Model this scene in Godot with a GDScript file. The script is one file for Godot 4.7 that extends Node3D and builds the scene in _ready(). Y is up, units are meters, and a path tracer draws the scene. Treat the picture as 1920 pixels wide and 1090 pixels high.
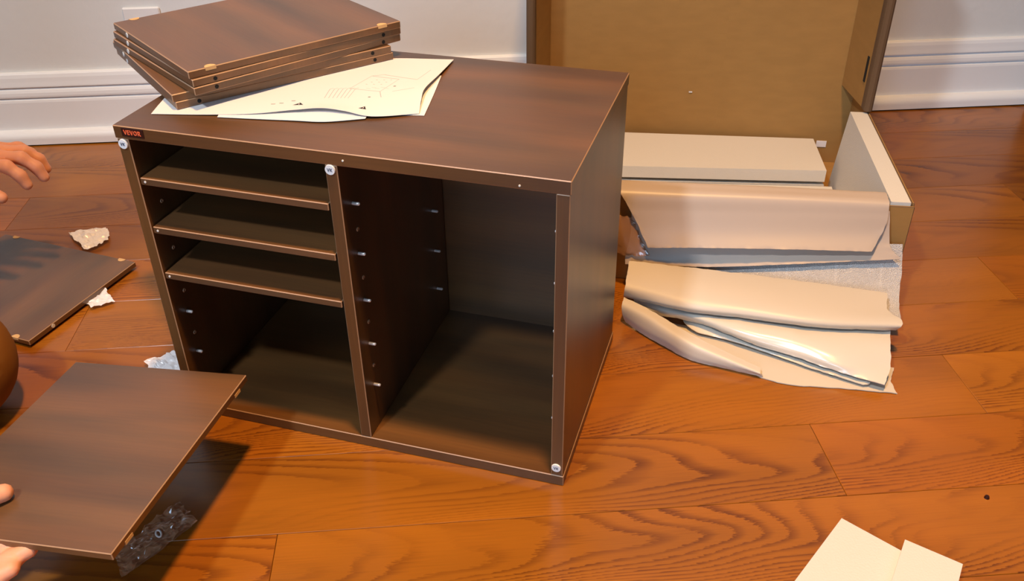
extends Node3D
# Half-assembled dark walnut shelf cabinet on an oak floor, open carton with foam behind it, someone kneeling at the left.

# ---------------------------------------------------------------- shared state
var M := {}          # materials
var rng := RandomNumberGenerator.new()
const FLOOR_TEX_W := 2048
const FLOOR_TEX_H := 1024
const T := 0.015      # cabinet board thickness
const CW := 0.506     # cabinet width
const CD := 0.300     # cabinet depth
const CH := 0.400     # cabinet height
const SB := 0.0087    # loose shelf thickness
var cab := Transform3D(Basis(Vector3.UP, -0.2939), Vector3(-0.427, 0.0, -0.912))   # front left foot of the cabinet
var carton := Transform3D(Basis(Vector3.UP, -0.13875), Vector3(0.585, 0.0, -1.158)) # front right foot of the carton
var room := Transform3D(Basis(Vector3.UP, 0.0735), Vector3(0.0, 0.0, -1.857))       # back wall line, z towards the camera

func _ready():
	rng.seed = 7
	# ------------------------------------------------------------ camera
	var c := Camera3D.new(); c.name = "camera"
	c.fov = rad_to_deg(2.0 * atan(545.0 / 1702.8)); c.near = 0.05; c.far = 50.0
	c.transform = Transform3D(Basis(Vector3.RIGHT, -0.5862) * Basis(Vector3.BACK, -0.0115), Vector3(0, 0.7866, 0))
	add_child(c); c.current = true
	# ------------------------------------------------------------ air, exposure
	var we := WorldEnvironment.new(); we.name = "world_environment"
	var e := Environment.new()
	e.background_mode = Environment.BG_COLOR; e.background_color = Color(0.55, 0.65, 0.8)
	e.background_energy_multiplier = 1.0
	e.tonemap_mode = Environment.TONE_MAPPER_LINEAR
	e.tonemap_exposure = 1.18
	e.ambient_light_source = Environment.AMBIENT_SOURCE_BG
	e.sdfgi_enabled = true; e.ssao_enabled = true; e.ssil_enabled = true
	we.environment = e; add_child(we)
	make_materials()
	# ------------------------------------------------------------ lamps
	ceiling_lamp("ceiling_light", "small cool white square downlight on the ceiling, left of the camera", Vector3(-1.15, 2.98, 0.75), 0.20, Color(0.90, 0.95, 1.0), 7.0)
	ceiling_lamp("ceiling_light", "square warm yellow downlight on the ceiling over the cabinet", Vector3(0.12, 2.98, -0.50), 0.20, Color(1.0, 0.77, 0.48), 10.0, 46.0)
	daylight_window()
	build_room()
	build_cabinet()
	build_shelves()
	build_papers()
	build_carton()
	build_foam()
	build_small_things()
	build_person()
	build_side_cabinet()

# ================================================================ helpers
func tag(o, label := "", category := "", group := "", kind := ""):
	if label: o.set_meta("label", label)
	if category: o.set_meta("category", category)
	if group: o.set_meta("group", group)
	if kind: o.set_meta("kind", kind)
	return o

var used := {}
func numbered(called: String) -> String:
	if not used.has(called):
		used[called] = 0
		return called
	used[called] += 1
	return "%s_%03d" % [called, used[called]]

func thing(called: String, label: String, category: String, xf := Transform3D.IDENTITY, group := "") -> Node3D:
	var o := Node3D.new(); o.name = numbered(called); add_child(o); o.transform = xf
	return tag(o, label, category, group)

func st_new() -> SurfaceTool:
	var s := SurfaceTool.new(); s.begin(Mesh.PRIMITIVE_TRIANGLES); return s

func put(called: String, parts: Array, parent: Node = null, xf := Transform3D.IDENTITY) -> MeshInstance3D:
	# parts: [SurfaceTool, material, SurfaceTool, material, ...]
	var am := ArrayMesh.new()
	for k in range(0, parts.size(), 2):
		parts[k].index()
		var had := am.get_surface_count()
		am = parts[k].commit(am)
		if am.get_surface_count() == had: continue
		am.surface_set_material(am.get_surface_count() - 1, parts[k + 1])
	var mi := MeshInstance3D.new(); mi.mesh = am
	mi.name = numbered(called) if parent == null else called
	mi.cast_shadow = GeometryInstance3D.SHADOW_CASTING_SETTING_ON
	(self if parent == null else parent).add_child(mi, true)
	mi.transform = xf
	return mi

func tri(s: SurfaceTool, a: Vector3, b: Vector3, c: Vector3, out: Vector3, ua := Vector2.ZERO, ub := Vector2.ZERO, uc := Vector2.ZERO):
	var n := (c - a).cross(b - a)
	if n.length_squared() < 1e-20: return
	var flip := n.dot(out) < 0.0
	n = n.normalized() * (-1.0 if flip else 1.0)
	s.set_normal(n); s.set_uv(ua); s.add_vertex(a)
	if flip:
		s.set_normal(n); s.set_uv(uc); s.add_vertex(c)
		s.set_normal(n); s.set_uv(ub); s.add_vertex(b)
	else:
		s.set_normal(n); s.set_uv(ub); s.add_vertex(b)
		s.set_normal(n); s.set_uv(uc); s.add_vertex(c)

func quad(s: SurfaceTool, a, b, c, d, out: Vector3, uvs := []):
	if uvs.is_empty(): uvs = [Vector2(0, 0), Vector2(1, 0), Vector2(1, 1), Vector2(0, 1)]
	tri(s, a, b, c, out, uvs[0], uvs[1], uvs[2]); tri(s, a, c, d, out, uvs[0], uvs[2], uvs[3])

func plane_uv(p: Vector3, axis: int, grain: int, off: Vector2) -> Vector2:
	var u := grain
	if u == axis: u = 1 if axis != 1 else 2
	var v := 3 - axis - u
	return Vector2(p[u], p[v]) + off

# box from lo to hi with chamfered edges; faces go to s, chamfers to es; UVs are metres, u runs along the grain axis
func box(s: SurfaceTool, lo: Vector3, hi: Vector3, ch := 0.001, grain := 0, off := Vector2.ZERO, es: SurfaceTool = null):
	if es == null: es = s
	var mid := (lo + hi) * 0.5
	for ax in 3:
		var u := (ax + 1) % 3; var v := (ax + 2) % 3
		for sg in [-1.0, 1.0]:
			var ps := []
			for q in [[-1, -1], [1, -1], [1, 1], [-1, 1]]:
				var p := Vector3.ZERO
				p[ax] = hi[ax] if sg > 0 else lo[ax]
				p[u] = (hi[u] - ch) if q[0] > 0 else (lo[u] + ch)
				p[v] = (hi[v] - ch) if q[1] > 0 else (lo[v] + ch)
				ps.append(p)
			var n := Vector3.ZERO; n[ax] = sg
			quad(s, ps[0], ps[1], ps[2], ps[3], n, ps.map(func(p): return plane_uv(p, ax, grain, off)))
	if ch <= 0.0: return
	for ax in 3:       # edges along ax
		var u := (ax + 1) % 3; var v := (ax + 2) % 3
		for su in [-1.0, 1.0]:
			for sv in [-1.0, 1.0]:
				var P := func(along: float, first: bool) -> Vector3:
					var p := Vector3.ZERO
					p[ax] = (hi[ax] - ch) if along > 0 else (lo[ax] + ch)
					p[u] = (hi[u] if su > 0 else lo[u]) - (0.0 if first else su * ch)
					p[v] = (hi[v] if sv > 0 else lo[v]) - (sv * ch if first else 0.0)
					return p
				var n := Vector3.ZERO; n[u] = su; n[v] = sv
				var pp := [P.call(-1, true), P.call(1, true), P.call(1, false), P.call(-1, false)]
				quad(es, pp[0], pp[1], pp[2], pp[3], n, pp.map(func(p): return Vector2(p[ax], p[u] + p[v]) + off))
	for sx in [-1.0, 1.0]:
		for sy in [-1.0, 1.0]:
			for sz in [-1.0, 1.0]:
				var k := Vector3(hi.x if sx > 0 else lo.x, hi.y if sy > 0 else lo.y, hi.z if sz > 0 else lo.z)
				var g := Vector3(sx, sy, sz)
				var a: Vector3 = k - Vector3(0, sy, sz) * ch
				var b: Vector3 = k - Vector3(sx, 0, sz) * ch
				var d: Vector3 = k - Vector3(sx, sy, 0) * ch
				tri(es, a, b, d, g, Vector2(a.x, a.y) + off, Vector2(b.x, b.y) + off, Vector2(d.x, d.y) + off)

# general convex slab: top polygon (counter or clockwise), extruded by vector down, with a small chamfer left out
func prism(s: SurfaceTool, top: Array, down: Vector3, uvscale := 1.0):
	var n := top.size(); var mid := Vector3.ZERO
	for p in top: mid += p
	mid /= n
	var whole := mid + down * 0.5
	for k in range(1, n - 1):
		for dd in [Vector3.ZERO, down]:
			var a: Vector3 = top[0] + dd; var b: Vector3 = top[k] + dd; var c: Vector3 = top[k + 1] + dd
			tri(s, a, b, c, (mid + dd) - whole, Vector2(a.x, a.z) * uvscale, Vector2(b.x, b.z) * uvscale, Vector2(c.x, c.z) * uvscale)
	for k in n:
		var a: Vector3 = top[k]; var b: Vector3 = top[(k + 1) % n]
		quad(s, a, b, b + down, a + down, (a + b) * 0.5 - mid, [Vector2(a.x + a.z, 0), Vector2(b.x + b.z, 0), Vector2(b.x + b.z, 0.02), Vector2(a.x + a.z, 0.02)])

func cyl(s: SurfaceTool, a: Vector3, b: Vector3, r0: float, r1: float, n := 14, caps := true):
	var d := (b - a).normalized()
	var u := d.cross(Vector3.UP if absf(d.y) < 0.9 else Vector3.RIGHT).normalized(); var v := d.cross(u)
	for k in n:
		var a0 := TAU * k / n; var a1 := TAU * (k + 1) / n
		var e0 := u * cos(a0) + v * sin(a0); var e1 := u * cos(a1) + v * sin(a1)
		quad(s, a + e0 * r0, a + e1 * r0, b + e1 * r1, b + e0 * r1, e0 + e1)
		if caps:
			tri(s, a, a + e0 * r0, a + e1 * r0, -d); tri(s, b, b + e0 * r1, b + e1 * r1, d)

func torus(s: SurfaceTool, xf: Transform3D, R: float, r: float, sx := 1.0, n := 24, m := 8):
	for i in n:
		for j in m:
			var ps := []; var cs := []
			for q in [[i, j], [i + 1, j], [i + 1, j + 1], [i, j + 1]]:
				var a: float = TAU * q[0] / n; var b: float = TAU * q[1] / m
				var ring := Vector3(cos(a) * R * sx, 0, sin(a) * R)
				var o := Vector3(cos(a), 0, sin(a)) * cos(b) * r + Vector3(0, sin(b) * r, 0)
				ps.append(xf * (ring + o)); cs.append(xf.basis * o)
			quad(s, ps[0], ps[1], ps[2], ps[3], cs[0] + cs[2])

func catmull(p: Array, t: float) -> Vector3:
	var n := p.size() - 1
	var f := clampf(t, 0.0, 1.0) * n
	var i := mini(int(f), n - 1); var u := f - i
	var p1: Vector3 = p[i]; var p2: Vector3 = p[i + 1]
	var p0: Vector3 = p[i - 1] if i > 0 else p1 * 2.0 - p2
	var p3: Vector3 = p[i + 2] if i + 2 <= n else p2 * 2.0 - p1
	return p1.cubic_interpolate(p2, p0, p3, u)

# sheet lofted through rows of control points, smooth, with a thickness; wob = height of small waves
func sheet(s: SurfaceTool, rows: Array, nu: int, nv: int, thick: float, wob := 0.0, wfreq := 30.0, ragged := 0.0, seed_ := 1):
	var ns := FastNoiseLite.new(); ns.seed = seed_; ns.frequency = wfreq; ns.fractal_octaves = 3
	var g := []; 
	for j in nv + 1:
		var line := []
		for i in nu + 1:
			var u := float(i) / nu
			var col := []
			for r in rows: col.append(catmull(r, u))
			var p := catmull(col, float(j) / nv)
			if ragged > 0.0 and (j == nv or j == 0 or i == 0 or i == nu):
				p.x += ns.get_noise_2d(p.z * 3.0, p.x * 3.0 + 5.0) * ragged; p.z += ns.get_noise_2d(p.x * 3.0 + 9.0, p.z * 3.0) * ragged
			line.append(p)
		g.append(line)
	var nrm := []
	for j in nv + 1:
		var line := []
		for i in nu + 1:
			var du: Vector3 = g[j][mini(i + 1, nu)] - g[j][maxi(i - 1, 0)]
			var dv: Vector3 = g[mini(j + 1, nv)][i] - g[maxi(j - 1, 0)][i]
			line.append(dv.cross(du).normalized())
		nrm.append(line)
	if nrm[nv / 2][nu / 2].y < 0.0:
		for j in nv + 1:
			for i in nu + 1: nrm[j][i] = -nrm[j][i]
	if wob > 0.0:
		for j in nv + 1:
			for i in nu + 1:
				g[j][i] = g[j][i] + nrm[j][i] * (ns.get_noise_3d(g[j][i].x, g[j][i].y, g[j][i].z) * wob)
	for side in [1.0, -1.0]:
		for j in nv:
			for i in nu:
				var q := [[i, j], [i + 1, j], [i + 1, j + 1], [i, j + 1]]
				var P := []; var N := []; var U := []
				for k in q:
					P.append(g[k[1]][k[0]] + nrm[k[1]][k[0]] * (thick * 0.5 * side)); N.append(nrm[k[1]][k[0]] * side); U.append(Vector2(float(k[0]) / nu, float(k[1]) / nv))
				for t3 in [[0, 1, 2], [0, 2, 3]]:
					var a: Vector3 = P[t3[0]]; var b: Vector3 = P[t3[1]]; var c: Vector3 = P[t3[2]]
					var order: Array = t3 if (c - a).cross(b - a).dot(N[t3[0]]) > 0 else [t3[0], t3[2], t3[1]]
					for k in order:
						s.set_normal(N[k]); s.set_uv(U[k]); s.add_vertex(P[k])
	var rim := []
	for i in nu + 1: rim.append([i, 0])
	for j in range(1, nv + 1): rim.append([nu, j])
	for i in range(nu - 1, -1, -1): rim.append([i, nv])
	for j in range(nv - 1, 0, -1): rim.append([0, j])
	var mid: Vector3 = g[nv / 2][nu / 2]
	for k in rim.size():
		var a: Array = rim[k]; var b: Array = rim[(k + 1) % rim.size()]
		var pa: Vector3 = g[a[1]][a[0]]; var pb: Vector3 = g[b[1]][b[0]]
		var na: Vector3 = nrm[a[1]][a[0]] * thick * 0.5; var nb: Vector3 = nrm[b[1]][b[0]] * thick * 0.5
		quad(s, pa + na, pb + nb, pb - nb, pa - na, (pa + pb) * 0.5 - mid)

# ================================================================ materials
func mat(col: Color, rough := 0.6, spec := 0.5) -> StandardMaterial3D:
	var m := StandardMaterial3D.new()
	m.albedo_color = col; m.roughness = rough; m.metallic_specular = spec
	return m

func image_tex(w: int, h: int, data: PackedByteArray) -> ImageTexture:
	var im := Image.create_from_data(w, h, false, Image.FORMAT_RGB8, data)
	im.generate_mipmaps()
	return ImageTexture.create_from_image(im)

func laminate_tex() -> ImageTexture:      # 0.8 m x 0.4 m of dark walnut print, grain along u
	var w := 1024; var h := 512
	var d := PackedByteArray(); d.resize(w * h * 3)
	var a := FastNoiseLite.new(); a.seed = 3; a.frequency = 1.0; a.fractal_octaves = 3
	var b := FastNoiseLite.new(); b.seed = 8; b.frequency = 1.0; b.fractal_octaves = 2
	for y in h:
		var yy := y * 0.4 / h
		for x in w:
			var xx := x * 0.8 / w
			var wu := clampf((xx - 0.68) / 0.12, 0.0, 1.0); var wv := clampf((yy - 0.34) / 0.06, 0.0, 1.0)
			var band := lerpf(lerpf(a.get_noise_2d(xx * 1.2, yy * 9.0), a.get_noise_2d((xx - 0.8) * 1.2, yy * 9.0), wu), lerpf(a.get_noise_2d(xx * 1.2, (yy - 0.4) * 9.0), a.get_noise_2d((xx - 0.8) * 1.2, (yy - 0.4) * 9.0), wu), wv)
			var fine := lerpf(b.get_noise_2d(xx * 9.0, yy * 260.0), b.get_noise_2d((xx - 0.8) * 9.0, yy * 260.0), wu)
			var k := 1.0 + 0.36 * band + 0.06 * fine
			var warm := 0.05 * a.get_noise_2d(xx * 2.0 + 40.0, yy * 15.0)
			var i := (y * w + x) * 3
			d[i] = clampi(int(255.0 * 0.332 * (k + warm)), 0, 255)
			d[i + 1] = clampi(int(255.0 * 0.214 * k), 0, 255)
			d[i + 2] = clampi(int(255.0 * 0.103 * (k - warm)), 0, 255)
	return image_tex(w, h, d)

func oak_tex() -> ImageTexture:      # five flat-sawn oak strips, each 1.434 m x 0.1434 m
	var w := FLOOR_TEX_W; var h := FLOOR_TEX_H
	var d := PackedByteArray(); d.resize(w * h * 3)
	var a := FastNoiseLite.new(); a.seed = 11; a.frequency = 1.0; a.fractal_octaves = 2
	var p := FastNoiseLite.new(); p.seed = 23; p.frequency = 1.0; p.fractal_octaves = 2
	var px := 1.434 / w
	var rowh := h / 5
	var yc := [0.05, 0.09, -0.08, 0.062, 0.03]
	var kk := [70.0, 40.0, 30.0, 95.0, 55.0]
	var fr := [13.0, 9.0, 22.0, 10.0, 16.0]
	for y in h:
		var v := mini(y / rowh, 4)
		var yy := (y - v * rowh) * (0.1434 / rowh)
		for x in w:
			var xx := x * px
			var wob := a.get_noise_2d(xx * 2.2 + v * 31.0, yy * 9.0)
			var streak := p.get_noise_2d(xx * 9.0, yy * 520.0 + v * 77.0)
			var dy: float = yy - yc[v] + wob * 0.018
			var f: float = (xx + kk[v] * dy * dy + 0.12 * wob + 0.012 * streak) * fr[v]
			var q := f - floorf(f)
			var dark := maxf(0.0, 1.0 - q * 2.1) * (0.75 + 0.5 * a.get_noise_2d(xx * 5.0 + 13.0, yy * 25.0 + v * 19.0))
			dark = clampf(dark + 0.35 * maxf(0.0, streak), 0.0, 1.0) * smoothstep(0.0, 0.05, q) * clampf(0.5 + 1.1 * a.get_noise_2d(xx * 1.7 + 90.0 + v * 7.0, yy * 6.0), 0.12, 0.95)
			var tone: float = 1.0 + 0.10 * wob + 0.05 * streak + 0.035 * (v - 2)
			var i := (y * w + x) * 3
			d[i] = clampi(int(255.0 * lerpf(0.585, 0.335, dark) * tone), 0, 255)
			d[i + 1] = clampi(int(255.0 * lerpf(0.352, 0.168, dark) * tone), 0, 255)
			d[i + 2] = clampi(int(255.0 * lerpf(0.096, 0.055, dark) * tone), 0, 255)
	return image_tex(w, h, d)

func grain_tex(base: Color, amt: float, f: float, stretch := 1.0, seed_ := 5) -> ImageTexture:
	var w := 384
	var d := PackedByteArray(); d.resize(w * w * 3)
	var a := FastNoiseLite.new(); a.seed = seed_; a.frequency = f; a.fractal_octaves = 4
	for y in w:
		for x in w:
			var k := 1.0 + amt * a.get_noise_2d(x / stretch, y)
			var i := (y * w + x) * 3
			d[i] = clampi(int(255 * base.r * k), 0, 255); d[i + 1] = clampi(int(255 * base.g * k), 0, 255); d[i + 2] = clampi(int(255 * base.b * k), 0, 255)
	return image_tex(w, w, d)

func noise_normal(freq: float, strength: float, seed_ := 2) -> NoiseTexture2D:
	var n := NoiseTexture2D.new(); n.width = 256; n.height = 256; n.seamless = true; n.as_normal_map = true; n.bump_strength = strength
	var f := FastNoiseLite.new(); f.seed = seed_; f.frequency = freq; n.noise = f
	return n

func make_materials():
	var lam := mat(Color.WHITE, 0.36, 0.62); lam.albedo_texture = laminate_tex(); lam.uv1_scale = Vector3(1 / 0.8, 1 / 0.4, 1)
	M.lam = lam
	M.edge = mat(Color(0.62, 0.48, 0.36), 0.4)
	M.raw = mat(Color(0.78, 0.62, 0.42), 0.9)
	var lam2: StandardMaterial3D = lam.duplicate(); lam2.roughness = 0.42; lam2.metallic_specular = 0.9; lam2.albedo_color = Color(1.1, 1.1, 1.12); M.lam2 = lam2
	var oak := mat(Color.WHITE, 0.26, 0.5); oak.albedo_texture = oak_tex(); oak.uv1_scale = Vector3(1 / 1.434, 1 / 0.717, 1)
	oak.normal_enabled = true; oak.normal_texture = noise_normal(0.02, 2.0); oak.normal_scale = 0.12
	M.oak = oak
	M.gap = mat(Color(0.10, 0.05, 0.03), 0.9)
	var wall := mat(Color(0.89, 0.885, 0.87), 0.75, 0.3)
	wall.normal_enabled = true; wall.normal_texture = noise_normal(0.05, 3.0, 6); wall.normal_scale = 0.08; wall.uv1_triplanar = true; wall.uv1_scale = Vector3(3, 3, 3)
	M.wall = wall
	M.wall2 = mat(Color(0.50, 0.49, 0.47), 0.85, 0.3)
	M.ceil = mat(Color(0.82, 0.81, 0.78), 0.9)
	M.trim = mat(Color(0.94, 0.94, 0.94), 0.32, 0.5)
	var cb := mat(Color.WHITE, 0.8, 0.25); cb.albedo_texture = grain_tex(Color(0.615, 0.465, 0.27), 0.035, 0.03, 3.0); cb.uv1_triplanar = true; cb.uv1_scale = Vector3(4, 4, 4)
	M.card = cb
	M.cardrim = mat(Color(0.38, 0.285, 0.19), 0.85)
	var fm := mat(Color(0.80, 0.78, 0.75), 0.75, 0.3); fm.normal_enabled = true; fm.normal_texture = noise_normal(0.15, 2.0, 9); fm.normal_scale = 0.2; fm.uv1_triplanar = true; fm.uv1_scale = Vector3(8, 8, 8)
	M.foam = fm
	M.fflap = mat(Color(0.70, 0.63, 0.57), 0.42, 0.5)
	var fs := mat(Color(0.77, 0.725, 0.665), 0.42, 0.5); fs.backlight = Color(0.22, 0.20, 0.18); M.fsheet = fs
	var fg := mat(Color(0.80, 0.77, 0.72), 0.24, 0.6); fg.backlight = Color(0.22, 0.20, 0.18); M.fgloss = fg
	var fb := mat(Color(0.78, 0.755, 0.74), 0.22, 0.8); fb.normal_enabled = true; fb.normal_texture = noise_normal(0.12, 8.0, 12); fb.normal_scale = 1.0; fb.uv1_scale = Vector3(5, 2, 1); fb.backlight = Color(0.2, 0.2, 0.2)
	M.fbubble = fb
	M.paper = mat(Color(0.84, 0.83, 0.83), 0.8, 0.3)
	M.white = mat(Color(0.88, 0.88, 0.88), 0.4)
	M.dot = mat(Color(0.85, 0.83, 0.80), 0.5)
	M.ink = mat(Color(0.30, 0.34, 0.42), 0.7)
	M.hole = mat(Color(0.02, 0.015, 0.01), 0.9)
	var steel := mat(Color(0.88, 0.86, 0.84), 0.3); steel.metallic = 0.55; M.steel = steel
	M.tag = mat(Color(0.16, 0.035, 0.02), 0.4)
	M.tagtext = mat(Color(0.90, 0.40, 0.24), 0.5)
	var film := mat(Color(0.70, 0.52, 0.38, 0.42), 0.18, 0.8); film.transparency = BaseMaterial3D.TRANSPARENCY_ALPHA; film.cull_mode = BaseMaterial3D.CULL_DISABLED; M.film = film
	var film2 := mat(Color(0.97, 0.95, 0.95, 0.85), 0.3, 0.7); film2.backlight = Color(0.6, 0.6, 0.6); film2.transparency = BaseMaterial3D.TRANSPARENCY_ALPHA; film2.cull_mode = BaseMaterial3D.CULL_DISABLED; M.film2 = film2
	var skin := mat(Color(0.86, 0.60, 0.47), 0.5, 0.4); skin.subsurf_scatter_enabled = true; skin.subsurf_scatter_strength = 0.15; M.skin = skin
	M.trousers = mat(Color(0.52, 0.33, 0.14), 0.9, 0.2)
	M.shirt = mat(Color(0.26, 0.28, 0.33), 0.9, 0.2)
	M.hair = mat(Color(0.10, 0.07, 0.05), 0.6)
	M.darkwood = mat(Color(0.075, 0.055, 0.05), 0.4)
	M.plate = mat(Color(0.93, 0.92, 0.91), 0.35)

# ================================================================ lamps and room
func ceiling_lamp(called: String, label: String, at: Vector3, size: float, col: Color, energy: float, cone := 0.0):
	var o := thing(called, label, "light", Transform3D(Basis.IDENTITY, at))
	var s := st_new(); var h := size / 2
	for q in [[-h - 0.03, -h - 0.03, h + 0.03, -h], [-h - 0.03, h, h + 0.03, h + 0.03], [-h - 0.03, -h, -h, h], [h, -h, h + 0.03, h]]:
		box(s, Vector3(q[0], -0.03, q[1]), Vector3(q[2], 0.0, q[3]), 0.002)
	put("lamp_frame", [s, M.white], o)
	var g := mat(Color(0.9, 0.9, 0.9), 0.6); g.emission_enabled = true; g.emission = col; g.emission_energy_multiplier = 1.5
	var s2 := st_new(); box(s2, Vector3(-h, -0.018, -h), Vector3(h, -0.002, h), 0.001)
	put("lamp_diffuser", [s2, g], o)
	if cone > 0.0:
		var sp := SpotLight3D.new(); sp.name = "lamp_glow"; sp.light_color = col; sp.light_energy = energy; sp.spot_angle = cone; sp.spot_angle_attenuation = 1.0
		sp.spot_range = 12.0; sp.spot_attenuation = 2.0; sp.light_size = size * 0.5; sp.shadow_enabled = true
		sp.transform = Transform3D(Basis(Vector3.RIGHT, -PI / 2), Vector3(0, -0.035 , 0)); o.add_child(sp)
		return
	var l := AreaLight3D.new(); l.name = "lamp_glow"; l.area_size = Vector2(size, size); l.light_color = col; l.light_energy = energy
	l.area_normalize_energy = true; l.area_range = 12.0; l.area_attenuation = 2.0; l.shadow_enabled = true
	l.transform = Transform3D(Basis(Vector3.RIGHT, -PI / 2), Vector3(0, -0.035, 0)); o.add_child(l)

func daylight_window():
	# window_1 in the front wall: frame, panes, and the daylight that comes through it
	var o := Node3D.new(); o.name = "window_1"; add_child(o); o.transform = room * Transform3D(Basis.IDENTITY, Vector3(-1.55, 1.65, 4.6)); tag(o, "", "", "", "structure")
	var s := st_new()
	for q in [[-0.7, -0.8, -0.64, 0.8], [0.64, -0.8, 0.7, 0.8], [-0.03, -0.74, 0.03, 0.74], [-0.64, -0.8, 0.64, -0.74], [-0.64, 0.74, 0.64, 0.8]]:
		box(s, Vector3(q[0], q[1], 0.02), Vector3(q[2], q[3], 0.09), 0.003)
	put("window_frame", [s, M.trim], o)
	var g := mat(Color(0.9, 0.95, 1.0, 0.08), 0.02); g.transparency = BaseMaterial3D.TRANSPARENCY_ALPHA
	for x in [-0.64, 0.03]:
		var p := st_new(); box(p, Vector3(x, -0.74, 0.05), Vector3(x + 0.61, 0.74, 0.056), 0.0); put("pane", [p, g], o)
	var l := AreaLight3D.new(); l.name = "daylight"; l.area_size = Vector2(1.3, 1.4); l.light_color = Color(0.72, 0.86, 1.0); l.light_energy = 5.8
	l.area_normalize_energy = true; l.area_range = 14.0; l.area_attenuation = 2.0; l.shadow_enabled = true
	l.transform = Transform3D(Basis.IDENTITY, Vector3(0, 0, -0.02)); o.add_child(l)

func build_room():
	# room coordinates: x along the back wall, z out from it
	var x0 := -2.4; var x1 := 2.6; var z1 := 4.6; var H := 3.0; var th := 0.12
	var fl := Node3D.new(); fl.name = "floor"; add_child(fl); fl.transform = room; tag(fl, "", "", "", "structure")
	var s := st_new(); box(s, Vector3(x0 - th, -0.15, -th), Vector3(x1 + th, -0.0135, z1 + th), 0.0); put("subfloor", [s, M.gap], fl)
	var pw := 0.1235; var base := 1.137 - 10 * pw
	var k := 0; var edge := -0.10
	var fixed := {8: [-0.55, 0.539], 9: [-0.9, 0.304, 1.35], 3: [-0.922, 0.2], 10: [-0.35, 0.78], 11: [-0.72, 0.45], 7: [-1.3, -0.2, 0.95], 6: [-0.7, 0.72], 5: [-1.1, 0.35], 4: [-0.45, 0.9]}
	while base + k * pw < z1:
		var za := base + k * pw; var zb := za + pw
		# row index counted so that the row ending at 1.137 is 9
		var cuts: Array = [x0]
		if fixed.has(k):
			cuts.append_array(fixed[k])
			while cuts[cuts.size() - 1] + 1.35 < x1: cuts.append(cuts[cuts.size() - 1] + rng.randf_range(0.75, 1.25))
			if cuts[1] - x0 > 1.35: cuts.insert(1, (x0 + cuts[1]) / 2)
		else:
			cuts.append(x0 + rng.randf_range(0.3, 1.2))
			while cuts[cuts.size() - 1] + 1.3 < x1: cuts.append(cuts[cuts.size() - 1] + rng.randf_range(0.8, 1.3))
		cuts.append(x1)
		for c in range(cuts.size() - 1):
			var ps := st_new()
			var v := rng.randi() % 5
			var ln: float = cuts[c + 1] - cuts[c]
			var lo := Vector3(0.0, -0.014, 0.0); var hi := Vector3(ln - 0.0005, 0.0, pw - 0.0005)
			if zb > z1: continue
			box(ps, lo, hi, 0.0005, 0, Vector2(rng.randf_range(0.0, maxf(1.43 - ln, 0.0)), v * 0.1434 + 0.01))
			var pm := put("plank", [ps, plank_mats(rng.randi() % 5)], fl)
			pm.position = Vector3(cuts[c] + 0.0004, 0, za + 0.0004)
		k += 1
	var W := func(called: String, lo: Vector3, hi: Vector3, m):
		var ws := st_new(); box(ws, lo, hi, 0.0)
		tag(put(called, [ws, m], null, room), "", "", "", "structure")
	W.call("wall_back", Vector3(x0 - th, 0, -th), Vector3(x1 + th, H, 0), M.wall)
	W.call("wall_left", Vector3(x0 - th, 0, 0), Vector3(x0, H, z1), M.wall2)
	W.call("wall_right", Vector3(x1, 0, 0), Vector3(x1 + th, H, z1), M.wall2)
	# front wall behind the camera, with the opening of window_1
	var fw := st_new()
	box(fw, Vector3(x0 - th, 0, z1), Vector3(x1 + th, 0.85, z1 + th), 0.0); box(fw, Vector3(x0 - th, 2.45, z1), Vector3(x1 + th, H, z1 + th), 0.0)
	box(fw, Vector3(x0 - th, 0.85, z1), Vector3(-2.25, 2.45, z1 + th), 0.0); box(fw, Vector3(-0.85, 0.85, z1), Vector3(x1 + th, 2.45, z1 + th), 0.0)
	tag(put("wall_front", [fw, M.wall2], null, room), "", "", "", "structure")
	W.call("ceiling", Vector3(x0 - th, H, -th), Vector3(x1 + th, H + th, z1 + th), M.ceil)
	# moulded baseboard: profile (out, up)
	var prof := [Vector2(0.0, 0.147), Vector2(0.0075, 0.147), Vector2(0.0105, 0.1445), Vector2(0.0125, 0.138), Vector2(0.0135, 0.130), Vector2(0.0150, 0.1215), Vector2(0.0150, 0.1195), Vector2(0.0105, 0.1175),
		Vector2(0.0105, 0.1155), Vector2(0.0145, 0.113), Vector2(0.0165, 0.108), Vector2(0.0172, 0.102), Vector2(0.0168, 0.0985), Vector2(0.0120, 0.0965), Vector2(0.0120, 0.0945), Vector2(0.0165, 0.0925), Vector2(0.0175, 0.088), Vector2(0.0175, 0.0275)]
	var bs := st_new(); extrude(bs, prof, x0, 1.30)
	var bb := put("baseboard_back", [bs, M.trim], null, room); tag(bb, "", "", "", "structure")
	var shoe := [Vector2(0.0175, 0.030), Vector2(0.0205, 0.0298)]
	for q in 9:
		var a := PI / 2 * q / 8.0
		shoe.append(Vector2(0.0205 + 0.015 * sin(a), 0.0148 + 0.015 * cos(a)))
	shoe.append(Vector2(0.0355, 0.003)); shoe.append(Vector2(0.0175, 0.003))
	var ss := st_new(); extrude(ss, shoe, x0, 1.30); put("shoe_moulding", [ss, M.trim], bb)
	var cs := st_new(); box(cs, Vector3(x0, 0.0, 0.0), Vector3(1.3, 0.0032, 0.032), 0.0); put("shadow_gap", [cs, M.gap], bb)
	# other baseboards, plain
	var W2 := func(called: String, lo: Vector3, hi: Vector3):
		var ws := st_new(); box(ws, lo, hi, 0.003)
		tag(put(called, [ws, M.trim], null, room), "", "", "", "structure")
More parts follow.
